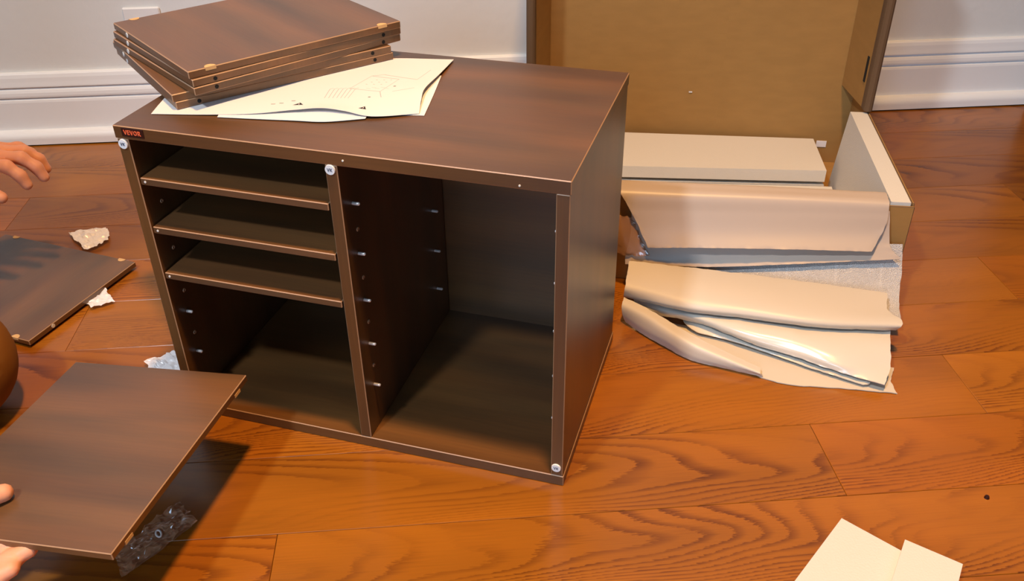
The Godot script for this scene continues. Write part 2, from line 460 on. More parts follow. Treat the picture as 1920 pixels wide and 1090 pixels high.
	W2.call("baseboard_left", Vector3(x0, 0.001, 0.04), Vector3(x0 + 0.016, 0.145, z1))
	W2.call("baseboard_right", Vector3(x1 - 0.016, 0.001, 0.0), Vector3(x1, 0.145, z1))
	W2.call("baseboard_front", Vector3(x0 + 0.02, 0.001, z1 - 0.016), Vector3(x1 - 0.02, 0.145, z1))
	# outlet on the wall
	var ol := thing("wall_outlet", "white wall outlet plate above the baseboard behind the stacked boards", "outlet", room * Transform3D(Basis.IDENTITY, Vector3(-0.727, 0.212, 0.0)))
	var os := st_new(); box(os, Vector3(-0.036, -0.058, 0.0), Vector3(0.036, 0.058, 0.006), 0.0025); put("cover_plate", [os, M.plate], ol)
	for yy in [-0.024, 0.024]:
		var rs := st_new(); box(rs, Vector3(-0.0165, yy - 0.014, 0.005), Vector3(0.0165, yy + 0.014, 0.0075), 0.001)
		var r := put("socket", [rs, M.white], ol)
		var hs := st_new()
		for xx in [-0.006, 0.006]: box(hs, Vector3(xx - 0.0012, yy - 0.003, 0.0074), Vector3(xx + 0.0012, yy + 0.007, 0.0078), 0.0)
		put("socket_slots", [hs, M.hole], r)

var pmats := []
func plank_mats(i: int) -> StandardMaterial3D:
	if pmats.is_empty():
		for t in [Color(1.0, 1.0, 1.0), Color(0.93, 0.92, 0.90), Color(1.05, 1.03, 1.0), Color(0.97, 0.93, 0.88), Color(0.90, 0.88, 0.86)]:
			var m: StandardMaterial3D = M.oak.duplicate(); m.albedo_color = t; pmats.append(m)
	return pmats[i]

func extrude(s: SurfaceTool, prof: Array, xa: float, xb: float):
	for k in prof.size() - 1:
		var a: Vector2 = prof[k]; var b: Vector2 = prof[k + 1]
		var d := b - a
		var n := Vector3(0, d.x, -d.y)
		if n.length() < 1e-9: continue
		quad(s, Vector3(xa, a.y, a.x), Vector3(xb, a.y, a.x), Vector3(xb, b.y, b.x), Vector3(xa, b.y, b.x), n)
	for x in [xa, xb]:
		for k in range(1, prof.size() - 1):
			tri(s, Vector3(x, prof[0].y, prof[0].x), Vector3(x, prof[k].y, prof[k].x), Vector3(x, prof[k + 1].y, prof[k + 1].x), Vector3(-1 if x == xa else 1, 0, 0))

func build_side_cabinet():
	var o := thing("side_cabinet", "nearly black wooden cabinet standing against the wall at the right edge", "cabinet", room * Transform3D(Basis.IDENTITY, Vector3(1.146, 0, 0.0)))
	var s := st_new(); box(s, Vector3(0.0, 0.06, 0.036), Vector3(0.8, 0.78, 0.40), 0.002, 1)
	box(s, Vector3(0.0, 0.0, 0.038), Vector3(0.8, 0.06, 0.385), 0.002); box(s, Vector3(-0.0, 0.78, 0.034), Vector3(0.815, 0.805, 0.42), 0.003)
	put("body", [s, M.darkwood], o)
	for q in [[0.01, 0.395], [0.405, 0.79]]:
		var ds := st_new(); box(ds, Vector3(q[0], 0.075, 0.4005), Vector3(q[1], 0.77, 0.418), 0.002, 1)
		var d := put("door", [ds, M.darkwood], o)
		var hs := st_new(); var hx: float = q[1] - 0.03 if q[0] < 0.2 else q[0] + 0.03
		cyl(hs, Vector3(hx, 0.5, 0.417), Vector3(hx, 0.5, 0.432), 0.005, 0.012); put("knob", [hs, M.steel], d)

# ================================================================ the cabinet being assembled
func board(s: SurfaceTool, es: SurfaceTool, lo: Vector3, hi: Vector3, grain: int):
	box(s, lo, hi, 0.0009, grain, Vector2(rng.randf() * 0.8, rng.randf() * 0.4), es)

func build_cabinet():
	var o := thing("shelf_cabinet", "dark walnut cabinet with two open bays, loose boards and papers stacked on its top", "cabinet", cab)
	var P := func(called: String, lo: Vector3, hi: Vector3, grain: int) -> MeshInstance3D:
		var s := st_new(); var es := st_new(); board(s, es, lo, hi, grain)
		return put(called, [s, M.lam, es, M.edge], o)
	# local z is towards the viewer: the front is at 0, the back at -CD
	var top: MeshInstance3D = P.call("top_panel", Vector3(0, CH - T, -CD), Vector3(CW, CH, 0), 0)
	var bot: MeshInstance3D = P.call("bottom_panel", Vector3(0, 0, -CD), Vector3(CW + 0.0005, T, 0), 0)
	var left: MeshInstance3D = P.call("side_panel", Vector3(0.0015, T, -CD), Vector3(T + 0.0005, CH - T, -0.0005), 1)
	var right: MeshInstance3D = P.call("side_panel", Vector3(CW - T, T, -CD), Vector3(CW - 0.001, CH - T, -0.0005), 1)
	var dx := 0.2485
	var dv: MeshInstance3D = P.call("divider_panel", Vector3(dx, T, -0.286), Vector3(dx + 0.0135, CH - T, -0.0005), 1)
	var bs := st_new(); box(bs, Vector3(T, T, -0.293), Vector3(CW - T, CH - T, -0.288), 0.0, 0, Vector2(0.1, 0.07)); put("back_panel", [bs, M.lam], o)
	# shelf pegs, every second hole
	for y in [0.0815, 0.1435, 0.2055, 0.2675, 0.3300]:
		for z in [-0.0245, -0.244]:
			for q in [[T, 1.0, left], [dx, -1.0, dv], [dx + 0.0135, 1.0, dv], [CW - T, -1.0, right]]:
				var ps := st_new(); var pl: float = q[1] * (0.0054 if q[0] > 0.4 else 0.0074)
				var a := Vector3(q[0] - q[1] * 0.002, y, z)
				cyl(ps, a, Vector3(q[0] + pl, y, z), 0.0019, 0.0019, 12)
				cyl(ps, Vector3(q[0] + pl, y, z), Vector3(q[0] + pl * 1.16, y, z), 0.0019, 0.001, 12)
				put("shelf_peg", [ps, M.steel], q[2])
	for y in [0.108, 0.172, 0.2335, 0.296]:
		for q in [[T, 1.0, left], [dx + 0.0135, 1.0, dv]]:
			var hs := st_new()
			torus(hs, Transform3D(Basis(Vector3.BACK, PI / 2), Vector3(q[0] + 0.0006, y, -0.0285)), 0.0019, 0.0008, 1.0, 14, 6)
			put("peg_hole", [hs, M.edge], q[2])
	# round cover caps on the front edges
	for q in [[0.0085, 0.379, left], [0.2545, 0.380, dv], [0.4975, 0.0275, right]]:
		var ss := st_new(); cyl(ss, Vector3(q[0], q[1], -0.0008), Vector3(q[0], q[1], 0.0012), 0.0058, 0.0054, 24)
		var cap := put("screw_cover", [ss, M.white], q[2])
		var tm := TextMesh.new(); tm.text = "VK"; tm.font_size = 16; tm.pixel_size = 0.0003; tm.depth = 0.0003
		var sf := SystemFont.new(); sf.font_names = PackedStringArray(["Droid Sans"]); sf.font_weight = 700; tm.font = sf
		var ti := MeshInstance3D.new(); ti.name = "printed_mark"; ti.mesh = tm; ti.material_override = M.ink; cap.add_child(ti); ti.position = Vector3(q[0], q[1], 0.0014)
	for q in [[0.270, 0.392], [0.455, 0.389]]:
		var ss := st_new(); cyl(ss, Vector3(q[0], q[1], -0.001), Vector3(q[0], q[1], 0.0008), 0.0014, 0.001, 10); put("pin_head", [ss, M.dot], top)
	# name plate
	var ts := st_new(); box(ts, Vector3(0.0105, 0.3885, -0.0005), Vector3(0.038, 0.3985, 0.0008), 0.0003); var tg := put("name_plate", [ts, M.tag], top)
	var tm2 := TextMesh.new(); tm2.text = "VEVOR"; tm2.font_size = 16; tm2.pixel_size = 0.00042; tm2.depth = 0.0004
	var sf2 := SystemFont.new(); sf2.font_names = PackedStringArray(["Droid Sans"]); sf2.font_weight = 700; tm2.font = sf2
	var ti2 := MeshInstance3D.new(); ti2.name = "lettering"; ti2.mesh = tm2; ti2.material_override = M.tagtext; tg.add_child(ti2); ti2.position = Vector3(0.0243, 0.3935, 0.0010)

# ================================================================ loose shelf boards
const SL := 0.273     # long side
const SW := 0.2285    # short side
# a shelf board, centre of its underside at the origin: x along the short side (grain), z along the long side
func make_shelf(style: int) -> Node3D:
	var o := Node3D.new()
	var s := st_new(); var es := st_new()
	board(s, es, Vector3(-SW / 2, 0, -SL / 2), Vector3(SW / 2, SB, SL / 2), 0)
	put("panel", [s, M.lam2, es, M.edge], o)
	for sx in [-1.0, 1.0]:
		for sz in [-1.0, 1.0]:
			var ns := st_new()
			if style == 2:       # plain stacked boards: dark round holes in the long edges
				var h := Vector3(sx * SW / 2, SB * 0.5, sz * (SL / 2 - 0.026))
				cyl(ns, h - Vector3(sx * 0.002, 0, 0), h + Vector3(sx * 0.0003, 0, 0), 0.0023, 0.0023, 12)
				put("edge_hole", [ns, M.hole], o)
				continue
			var c := Vector3(sx * (SW / 2 - 0.0012), 0, sz * (SL / 2 - 0.026))
			var yb := SB - 0.0035 if style == 1 else -0.0004
			half_disc(ns, c, sx, yb, yb + 0.0039)
			put("peg_notch", [ns, M.raw], o)
	var ds := st_new(); var inset := 0.006 if style == 0 else 0.046; var rd := 0.0015 if style == 0 else 0.0034
	var pc := Vector3(-(SW / 2 - inset), SB * 0.5, SL / 2)
	cyl(ds, pc - Vector3(0, 0, 0.002), pc + Vector3(0, 0, 0.0006), rd, rd * 0.9, 12)
	put("edge_pin", [ds, M.dot], o)
	return o

func half_disc(s: SurfaceTool, c: Vector3, sx: float, y0: float, y1: float):
	var r := 0.0062; var pts := []
	for k in 11:
		var a := -PI / 2 + PI * k / 10.0
		pts.append(c + Vector3(-sx * cos(a) * r, y1, sin(a) * r))
	pts.append(c + Vector3(sx * 0.0016, y1, r)); pts.append(c + Vector3(sx * 0.0016, y1, -r))
	prism(s, pts, Vector3(0, y0 - y1, 0))

func place_shelf(called: String, label: String, group: String, xf: Transform3D, style: int) -> Node3D:
	var o := make_shelf(style); o.name = numbered(called); add_child(o); o.transform = xf
	return tag(o, label, "shelf", group)

func build_shelves():
	# three shelves already slid into the left bay
	var names := ["upper dark shelf fitted in the left bay, just under the cabinet top", "middle dark shelf of the three fitted in the left bay", "lowest of three shelves in the left bay, over the open space"]
	var ys := [0.3305, 0.2685, 0.2065]
	for k in 3:
		place_shelf("shelf_board", names[k], "shelves fitted in the left bay", cab * Transform3D(Basis.IDENTITY, Vector3(0.0155 + 0.0022 + SW / 2, ys[k] + 0.0000, -SL / 2 - 0.0006)), 0)
	# five stacked on the top; directions in cabinet coordinates (x right, z towards the viewer)
	var stack_names := ["lowest board of the stack, lying on the instruction sheets", "second board from the bottom, turned like the lowest one", "third board of the stack, laid crosswise over the two turned ones", "fourth board of the stack, right under the topmost board", "topmost brown board of the stack on the cabinet"]
	var nears := [Vector3(0.0475, 0, -0.0505), Vector3(0.0455, 0, -0.0490), Vector3(0.0730, 0, -0.0530), Vector3(0.0720, 0, -0.0545), Vector3(0.0685, 0, -0.0546)]
	var turns := [Vector2(0.614, 0.789), Vector2(0.616, 0.788), Vector2(0.534, 0.846), Vector2(0.541, 0.841), Vector2(0.5605, 0.828)]
	for k in 5:
		var d := Vector3(turns[k].x, 0, -turns[k].y)          # along the long side, away from the near corner
		var e := Vector3(-turns[k].y, 0, -turns[k].x)         # along the short side, to the left
		# local x = short side, z = long side (pointing to the near corner)
		var b := Basis(-e, Vector3.UP, -d)
		if b.determinant() < 0: b = Basis(e, Vector3.UP, -d)
		var mid: Vector3 = nears[k] + d * SL / 2 + e * SW / 2
		place_shelf("shelf_board", stack_names[k], "boards stacked on the cabinet", cab * Transform3D(b, mid + Vector3(0, CH + 0.0022 + k * (SB + 0.0001), 0)), 1 if k == 4 else 2)
	# the board being carried, about to go into the left bay
	var PA := Vector3(-0.3100, 0.1237, -0.8276); var PB := Vector3(-0.3700, 0.1288, -0.5614); var ed := Vector3(-0.9733, -0.0719, -0.2179).normalized()
	var zz := (PB - PA).normalized(); var up := zz.cross(-ed).normalized()
	var b2 := Basis(-ed, up, zz)
	place_shelf("shelf_board", "brown shelf board held in a hand in front of the cabinet", "", Transform3D(b2.orthonormalized(), (PA + PB) / 2 + ed * SW / 2 - up * SB), 0)
	# the board on the floor at the left
	var R := Vector3(-0.612, 0.0, -1.264); var F := Vector3(-0.694, 0.0, -1.046)
	var xd := (R - F).normalized(); var zd := xd.cross(Vector3.UP)
	if zd.x > 0: zd = -zd
	var ctr := (R + F) / 2 + zd * SL / 2
	var bb := Basis(xd, Vector3.UP, xd.cross(Vector3.UP))
	place_shelf("shelf_board", "greyish shelf board lying alone on the floor left of the cabinet", "", Transform3D(bb, ctr + Vector3(0, 0.0045, 0)), 1)

# ================================================================ instruction sheets
func print_tex() -> ImageTexture:
	var w := 1024; var h := 640
	var im := Image.create(w, h, false, Image.FORMAT_RGB8); im.fill(Color(0.83, 0.80, 0.79))
	var L := func(x0: float, y0: float, x1: float, y1: float, col: Color, th := 2):
		var n := int(maxf(absf(x1 - x0), absf(y1 - y0))) + 1
		for k in n + 1:
			im.fill_rect(Rect2i(int(lerpf(x0, x1, float(k) / n)), int(lerpf(y0, y1, float(k) / n)), th, th), col)
	var g := Color(0.62, 0.62, 0.62); var g2 := Color(0.72, 0.71, 0.70); var dk := Color(0.15, 0.14, 0.16)
	# comb of small boards
	for k in 7:
		L.call(520 + k * 22, 225, 500 + k * 22, 330, g, 3)
		L.call(500 + k * 22, 330, 512 + k * 22, 336, g, 3)
	# carcass outline with a leader line
	for q in [[600, 330, 640, 455], [640, 455, 700, 470], [600, 330, 790, 300], [790, 300, 830, 245], [700, 470, 930, 420], [930, 420, 950, 520], [860, 300, 960, 330], [640, 455, 820, 425], [820, 425, 790, 300]]:
		L.call(q[0], q[1], q[2], q[3], g, 3)
	for k in 5: L.call(690 + k * 26, 335 + (k % 2) * 8, 715 + k * 26, 330 + (k % 2) * 8, g2, 3)
	for k in 9: L.call(660 + k * 14, 375 + (k % 3) * 22, 668 + k * 14, 373 + (k % 3) * 22, g, 3)
	for q in [[330, 150], [390, 190], [355, 160], [760, 240], [835, 350], [330, 420]]:
		im.fill_rect(Rect2i(q[0], q[1], 14, 8), Color(0.45, 0.44, 0.44))
	for k in 6: L.call(150 + k * 16, 420, 158 + k * 16, 440, g2, 4)
	# two warning triangles
	for q in [[430, 120], [800, 95]]:
		for r in 44:
			im.fill_rect(Rect2i(q[0] - r / 2, q[1] + 44 - r, maxi(r, 1), 1), dk)
		im.fill_rect(Rect2i(q[0] - 2, q[1] + 12, 4, 16), Color(0.85, 0.8, 0.8))
	im.generate_mipmaps()
	return ImageTexture.create_from_image(im)

func build_papers():
	var o := thing("instruction_sheets", "folded white assembly instruction sheets with line drawings under the stacked boards", "paper", cab * Transform3D(Basis.IDENTITY, Vector3(0, CH, 0)))
	var pm := mat(Color.WHITE, 0.8, 0.3); pm.albedo_texture = print_tex(); pm.backlight = Color(0.12, 0.12, 0.12)
	var inner: StandardMaterial3D = M.paper.duplicate(); inner.backlight = Color(0.2, 0.2, 0.2)
	# under sheet, reaches a little further right
	var s := st_new()
	sheet(s, [[V(0.03, 0.0005, 0.040), V(0.15, 0.0005, 0.072), V(0.25, 0.0006, 0.098), V(0.3155, 0.0006, 0.1105)], [V(0.06, 0.0005, 0.12), V(0.15, 0.0005, 0.14), V(0.24, 0.0006, 0.16), V(0.304, 0.0006, 0.170)], [V(0.10, 0.0005, 0.20), V(0.16, 0.0005, 0.21), V(0.22, 0.0006, 0.225), V(0.2915, 0.0006, 0.230)]], 24, 12, 0.0004)
	put("under_sheet", [s, inner], o)
	# curled middle pages along the front
	var s2 := st_new()
	sheet(s2, [[V(0.10, 0.0012, 0.0465), V(0.143, 0.0014, 0.0525), V(0.185, 0.0016, 0.0590), V(0.220, 0.0016, 0.0650), V(0.258, 0.0016, 0.084)], [V(0.09, 0.0014, 0.08), V(0.135, 0.0016, 0.092), V(0.18, 0.0016, 0.104), V(0.215, 0.0016, 0.112), V(0.252, 0.0016, 0.124)]], 20, 6, 0.0005)
	put("middle_page", [s2, inner], o)
	var s3 := st_new()
	sheet(s3, [[V(0.024, 0.0008, 0.036), V(0.08, 0.0015, 0.0475), V(0.134, 0.0030, 0.061), V(0.178, 0.0056, 0.078), V(0.206, 0.0070, 0.087), V(0.232, 0.0058, 0.0885), V(0.264, 0.0030, 0.0885), V(0.309, 0.0016, 0.112)],
		[V(0.016, 0.0014, 0.065), V(0.074, 0.0018, 0.078), V(0.128, 0.0026, 0.089), V(0.174, 0.0035, 0.102), V(0.205, 0.0040, 0.110), V(0.232, 0.0040, 0.114), V(0.264, 0.0042, 0.117), V(0.300, 0.0048, 0.142)],
		[V(0.007, 0.0014, 0.10), V(0.066, 0.0015, 0.118), V(0.12, 0.0015, 0.132), V(0.168, 0.0018, 0.144), V(0.202, 0.0024, 0.154), V(0.232, 0.0030, 0.160), V(0.262, 0.0046, 0.165), V(0.293, 0.0064, 0.172)],
		[V(-0.000, 0.0014, 0.15), V(0.06, 0.0014, 0.168), V(0.115, 0.0014, 0.184), V(0.164, 0.0014, 0.199), V(0.20, 0.0016, 0.210), V(0.232, 0.0020, 0.216), V(0.260, 0.0028, 0.221), V(0.291, 0.0042, 0.225)],
		[V(0.002, 0.0014, 0.19), V(0.06, 0.0014, 0.214), V(0.115, 0.0014, 0.236), V(0.164, 0.0014, 0.255), V(0.20, 0.0014, 0.266), V(0.230, 0.0014, 0.274), V(0.258, 0.0015, 0.279), V(0.288, 0.0018, 0.284)]], 56, 40, 0.0004)
	put("printed_page", [s3, pm], o)

func V(x: float, y: float, depth: float) -> Vector3:
	return Vector3(x, y, -depth)

# ================================================================ carton and its packing
func build_carton():
	var o := thing("cardboard_carton", "open brown cardboard carton with its tall lid standing up against the wall side", "box", carton)
	var W := 0.605; var D := 0.470; var H := 0.158; var t := 0.004; var y0 := H + 0.0005; var y1 := 0.63
	var P := func(called: String, lo: Vector3, hi: Vector3, ch := 0.0012) -> MeshInstance3D:
		var s := st_new(); var es := st_new(); box(s, lo, hi, ch, 0, Vector2.ZERO, es); return put(called, [s, M.card, es, M.cardrim], o)
	P.call("bottom", Vector3(-W + t, 0.0, -D + t), Vector3(-t, t, -t))
	P.call("front_wall", Vector3(-W, 0, -t), Vector3(0, H - 0.004, 0))
	P.call("side_wall", Vector3(-t, 0, -D), Vector3(0, H, -t))
	P.call("side_wall", Vector3(-W, 0, -D), Vector3(-W + t, H, -t))
	P.call("back_wall", Vector3(-W + t, 0, -D), Vector3(-t, y0, -D + t), 0.0)
	# lid, hinged along the back, standing upright
	P.call("lid_panel", Vector3(-W + 0.004, y0, -D), Vector3(-0.004, y1, -D + t), 0.0)
	# double side walls with rolled front edges, tapering inner flap
	for sd in [0.0, 1.0]:
		var s := st_new(); var es := st_new()
		var xo := 0.003 if sd == 0.0 else -W - 0.003
		var dr := -1.0 if sd == 0.0 else 1.0
		var prof := [Vector2(xo, -D + 0.001), Vector2(xo, -0.345)]
		for k in 7:
			var a := PI * k / 6.0
			prof.append(Vector2(xo + dr * (0.008 - 0.008 * cos(a)), -0.345 + 0.009 * sin(a)))
		prof.append(Vector2(xo + dr * 0.016, -0.36)); prof.append(Vector2(xo + dr * 0.032, -D + 0.006)); 
		for k in prof.size() - 1:
			var a: Vector2 = prof[k]; var b: Vector2 = prof[k + 1]
			var ya := y0 + 0.004; var n := Vector3(-(b - a).y, 0, (b - a).x) * -dr
			if k >= 1 and k <= 8: quad(es, Vector3(a.x, ya, a.y), Vector3(b.x, ya, b.y), Vector3(b.x, y1, b.y), Vector3(a.x, y1, a.y), n)
			else: quad(s, Vector3(a.x, ya, a.y), Vector3(b.x, ya, b.y), Vector3(b.x, y1, b.y), Vector3(a.x, y1, a.y), n)
		for k in range(1, prof.size() - 1):
			for yy in [y0 + 0.004, y1]:
				tri(es, Vector3(prof[0].x, yy, prof[0].y), Vector3(prof[k].x, yy, prof[k].y), Vector3(prof[k + 1].x, yy, prof[k + 1].y), Vector3(0, 1 if yy == y1 else -1, 0))
		var lid: MeshInstance3D = put("lid_side", [s, M.card, es, M.cardrim], o)
		if sd == 0.0:
			var sl := st_new(); prism(sl, [Vector3(xo - 0.0170, 0.25, -0.366), Vector3(xo - 0.0178, 0.25, -0.373), Vector3(xo - 0.0192, 0.25, -0.373), Vector3(xo - 0.0184, 0.25, -0.366)], Vector3(0, -0.045, 0)); put("flap_slot", [sl, M.hole], lid)
	P.call("lid_front", Vector3(-W, y1, -D + 0.001), Vector3(0, y1 + 0.005, -0.335))
	var fl := st_new(); box(fl, Vector3(-0.3085, 0.1345, -D + 0.0048), Vector3(-0.3020, 0.1370, -D + 0.0056), 0.0002); tag(put("paper_fleck", [fl, M.paper], null, carton * Transform3D(Basis.IDENTITY, Vector3(0, 0.001, 0.0))), "tiny white fleck stuck on the inner face of the carton lid", "scrap")
	var tp := st_new(); box(tp, Vector3(-0.055, 0.035, -D + 0.0042), Vector3(-0.036, 0.048, -D + 0.0052), 0.0003); tag(put("tape_tab", [tp, M.film2], null, carton), "short clear tape tab on the carton's inner back corner", "tape")

func build_foam():
	var B := carton
	# loose foam blocks in the carton
	var s := st_new()
	prism(s, [V(-0.560, 0.0255, 0.448), V(-0.0640, 0.0255, 0.458), V(-0.0590, 0.0255, 0.318), V(-0.558, 0.0255, 0.288)], Vector3(0, -0.0205, 0))
	tag(put("foam_slab", [s, M.foam], null, B), "flat white foam slab covering the carton bottom, partly under the thicker slab", "foam")
	s = st_new()
	prism(s, [V(-0.560, 0.055, 0.444), V(-0.0636, 0.055, 0.4577), V(-0.0595, 0.055, 0.3177), V(-0.560, 0.055, 0.288)], Vector3(0, -0.0225, 0))
	var up := put("foam_slab", [s, M.foam], null, B); tag(up, "thick white foam slab lying near the back of the carton", "foam")
	s = st_new()
	prism(s, [V(-0.5, 0.0312, 0.45), V(-0.07, 0.0312, 0.455), V(-0.066, 0.0312, 0.332), V(-0.5, 0.0312, 0.305)], Vector3(0, -0.0055, 0))
	tag(put("foam_spacer", [s, M.cardrim], null, B), "thin dark spacer strip between the two foam slabs", "spacer")
	s = st_new()
	prism(s, [V(-0.558, 0.0255, 0.284), V(-0.046, 0.0255, 0.314), V(-0.0475, 0.0255, 0.05), V(-0.558, 0.0255, 0.05)], Vector3(0, -0.0205, 0))
	tag(put("foam_slab", [s, M.foam], null, B), "narrow white foam slab just behind the carton's front wall", "foam")
	# end block by the right wall: leans in at its foot
	s = st_new()
	var tp := [V(-0.0330, 0.158, 0.345), V(-0.0050, 0.158, 0.345), V(-0.0050, 0.158, 0.006), V(-0.0330, 0.158, 0.006)]
	var bt := [V(-0.0420, 0.005, 0.362), V(-0.0050, 0.005, 0.350), V(-0.0050, 0.005, 0.006), V(-0.0420, 0.005, 0.006)]
	var ctr := Vector3.ZERO
	for p in tp + bt: ctr += p / 8.0
	quad(s, tp[0], tp[1], tp[2], tp[3], Vector3.UP); quad(s, bt[0], bt[1], bt[2], bt[3], Vector3.DOWN)
	for k in 4:
		var k2 := (k + 1) % 4
		quad(s, tp[k], tp[k2], bt[k2], bt[k], (tp[k] + bt[k2]) * 0.5 - ctr)
	tag(put("foam_end_block", [s, M.foam], null, B), "tall white foam end block against the carton's right wall", "foam")
	# front block under the draped sheet
	s = st_new(); box(s, Vector3(-0.55, 0.004, -0.030), Vector3(-0.046, 0.155, -0.0055), 0.004)
	tag(put("foam_front_block", [s, M.foam], null, B), "white foam strip standing inside the carton's front wall under the draped sheet", "foam")
	var F := func(called: String, rows: Array, nu: int, nv: int, th: float, m, label: String, wob := 0.0015, seed_ := 1, rag := 0.003):
		var q := st_new()
		sheet(q, rows, nu, nv, th, wob, 22.0, rag, seed_)
		tag(put(called, [q, m], null, B), label, "foam sheet")
	F.call("foam_sheet", [[v(-0.45, 0.140, -0.037), v(-0.317, 0.142, -0.037), v(-0.179, 0.146, -0.037), v(-0.039, 0.150, -0.037)], [v(-0.447, 0.159, -0.028), v(-0.317, 0.160, -0.028), v(-0.179, 0.161, -0.028), v(-0.038, 0.161, -0.028)],
		[v(-0.440, 0.1605, -0.012), v(-0.317, 0.161, -0.012), v(-0.179, 0.1625, -0.012), v(-0.038, 0.163, -0.012)],
		[v(-0.424, 0.155, 0.006), v(-0.317, 0.157, 0.006), v(-0.179, 0.160, 0.006), v(-0.039, 0.161, 0.006)], [v(-0.408, 0.131, 0.015), v(-0.315, 0.134, 0.015), v(-0.177, 0.139, 0.015), v(-0.038, 0.144, 0.013)],
		[v(-0.392, 0.105, 0.024), v(-0.313, 0.108, 0.026), v(-0.174, 0.114, 0.026), v(-0.044, 0.118, 0.022)], [v(-0.378, 0.080, 0.034), v(-0.312, 0.088, 0.040), v(-0.174, 0.096, 0.042), v(-0.056, 0.098, 0.038)]], 60, 50, 0.0016, M.fflap, "cream foam sheet draped over the carton's front wall like a flap", 0.0005, 3, 0.0015)
	F.call("foam_sheet", [[v(-0.406, 0.135, 0.006), v(-0.292, 0.138, 0.006), v(-0.161, 0.143, 0.006), v(-0.036, 0.149, 0.006)], [v(-0.405, 0.091, 0.014), v(-0.288, 0.098, 0.016), v(-0.157, 0.107, 0.016), v(-0.030, 0.111, 0.016)],
		[v(-0.410, 0.062, 0.022), v(-0.285, 0.069, 0.026), v(-0.154, 0.082, 0.028), v(-0.026, 0.097, 0.024)], [v(-0.410, 0.045, 0.028), v(-0.284, 0.054, 0.036), v(-0.154, 0.070, 0.038), v(-0.012, 0.085, 0.032)]], 40, 24, 0.0014, M.fflap, "beige foam sheet hanging behind the draped flap on the carton front", 0.0006, 5, 0.001)
	F.call("bubble_sheet", [[v(-0.317, 0.060, 0.012), v(-0.231, 0.075, 0.012), v(-0.117, 0.092, 0.012), v(-0.009, 0.100, 0.014)], [v(-0.314, 0.040, 0.026), v(-0.229, 0.050, 0.030), v(-0.114, 0.060, 0.034), v(-0.006, 0.063, 0.032)],
		[v(-0.318, 0.030, 0.060), v(-0.233, 0.034, 0.066), v(-0.117, 0.036, 0.066), v(-0.011, 0.036, 0.066)], [v(-0.317, 0.020, 0.10), v(-0.233, 0.024, 0.105), v(-0.120, 0.026, 0.110), v(-0.016, 0.028, 0.112)]], 50, 30, 0.0014, M.fbubble, "silvery bubble textured sheet between the hanging flap and the folded sheets", 0.0007, 7, 0.001)
	F.call("foam_sheet", [[v(-0.405, 0.062, 0.047), v(-0.317, 0.06, 0.052), v(-0.231, 0.058, 0.058), v(-0.132, 0.056, 0.068), v(-0.033, 0.054, 0.079)], [v(-0.407, 0.058, 0.086), v(-0.322, 0.06, 0.098), v(-0.239, 0.06, 0.109), v(-0.14, 0.058, 0.122), v(-0.042, 0.054, 0.123)],
		[v(-0.409, 0.05, 0.103), v(-0.326, 0.055, 0.123), v(-0.243, 0.057, 0.138), v(-0.141, 0.057, 0.152), v(-0.028, 0.054, 0.145)], [v(-0.41, 0.038, 0.102), v(-0.326, 0.046, 0.135), v(-0.241, 0.05, 0.149), v(-0.138, 0.052, 0.163), v(-0.03, 0.05, 0.155)],
		[v(-0.409, 0.03, 0.096), v(-0.323, 0.038, 0.134), v(-0.238, 0.042, 0.148), v(-0.135, 0.044, 0.161), v(-0.034, 0.04, 0.15)]], 60, 40, 0.0016, M.fsheet, "broad cream foam sheet folded over on top of the pile before the carton", 0.0009, 11, 0.0015)
	F.call("foam_sheet", [[v(-0.395, 0.026, 0.098), v(-0.316, 0.032, 0.117), v(-0.241, 0.034, 0.125), v(-0.174, 0.035, 0.128), v(-0.109, 0.036, 0.132), v(-0.037, 0.034, 0.131)], [v(-0.392, 0.025, 0.106), v(-0.315, 0.031, 0.132), v(-0.247, 0.035, 0.158), v(-0.183, 0.036, 0.174), v(-0.122, 0.036, 0.191), v(-0.046, 0.034, 0.182)],
		[v(-0.385, 0.022, 0.112), v(-0.309, 0.026, 0.136), v(-0.243, 0.027, 0.171), v(-0.18, 0.027, 0.191), v(-0.12, 0.026, 0.216), v(-0.051, 0.022, 0.214)], [v(-0.378, 0.016, 0.114), v(-0.3, 0.018, 0.134), v(-0.235, 0.018, 0.171), v(-0.173, 0.018, 0.198), v(-0.119, 0.016, 0.222), v(-0.061, 0.014, 0.242)]], 50, 30, 0.0014, M.fgloss, "shiny translucent foam sheet with a long crease below the folded sheet", 0.0022, 13, 0.0015)
	F.call("foam_sheet", [[v(-0.323, 0.016, 0.116), v(-0.255, 0.016, 0.138), v(-0.183, 0.016, 0.164), v(-0.121, 0.014, 0.19), v(-0.069, 0.012, 0.215)], [v(-0.319, 0.0125, 0.13), v(-0.252, 0.0125, 0.161), v(-0.185, 0.012, 0.188), v(-0.131, 0.010, 0.212), v(-0.078, 0.009, 0.233)],
		[v(-0.301, 0.010, 0.147), v(-0.248, 0.010, 0.164), v(-0.185, 0.010, 0.194), v(-0.135, 0.009, 0.217), v(-0.086, 0.008, 0.237)]], 40, 20, 0.0014, M.fgloss, "narrow whitish foam sheet showing between the shiny sheet and the lowest one", 0.0008, 17, 0.001)
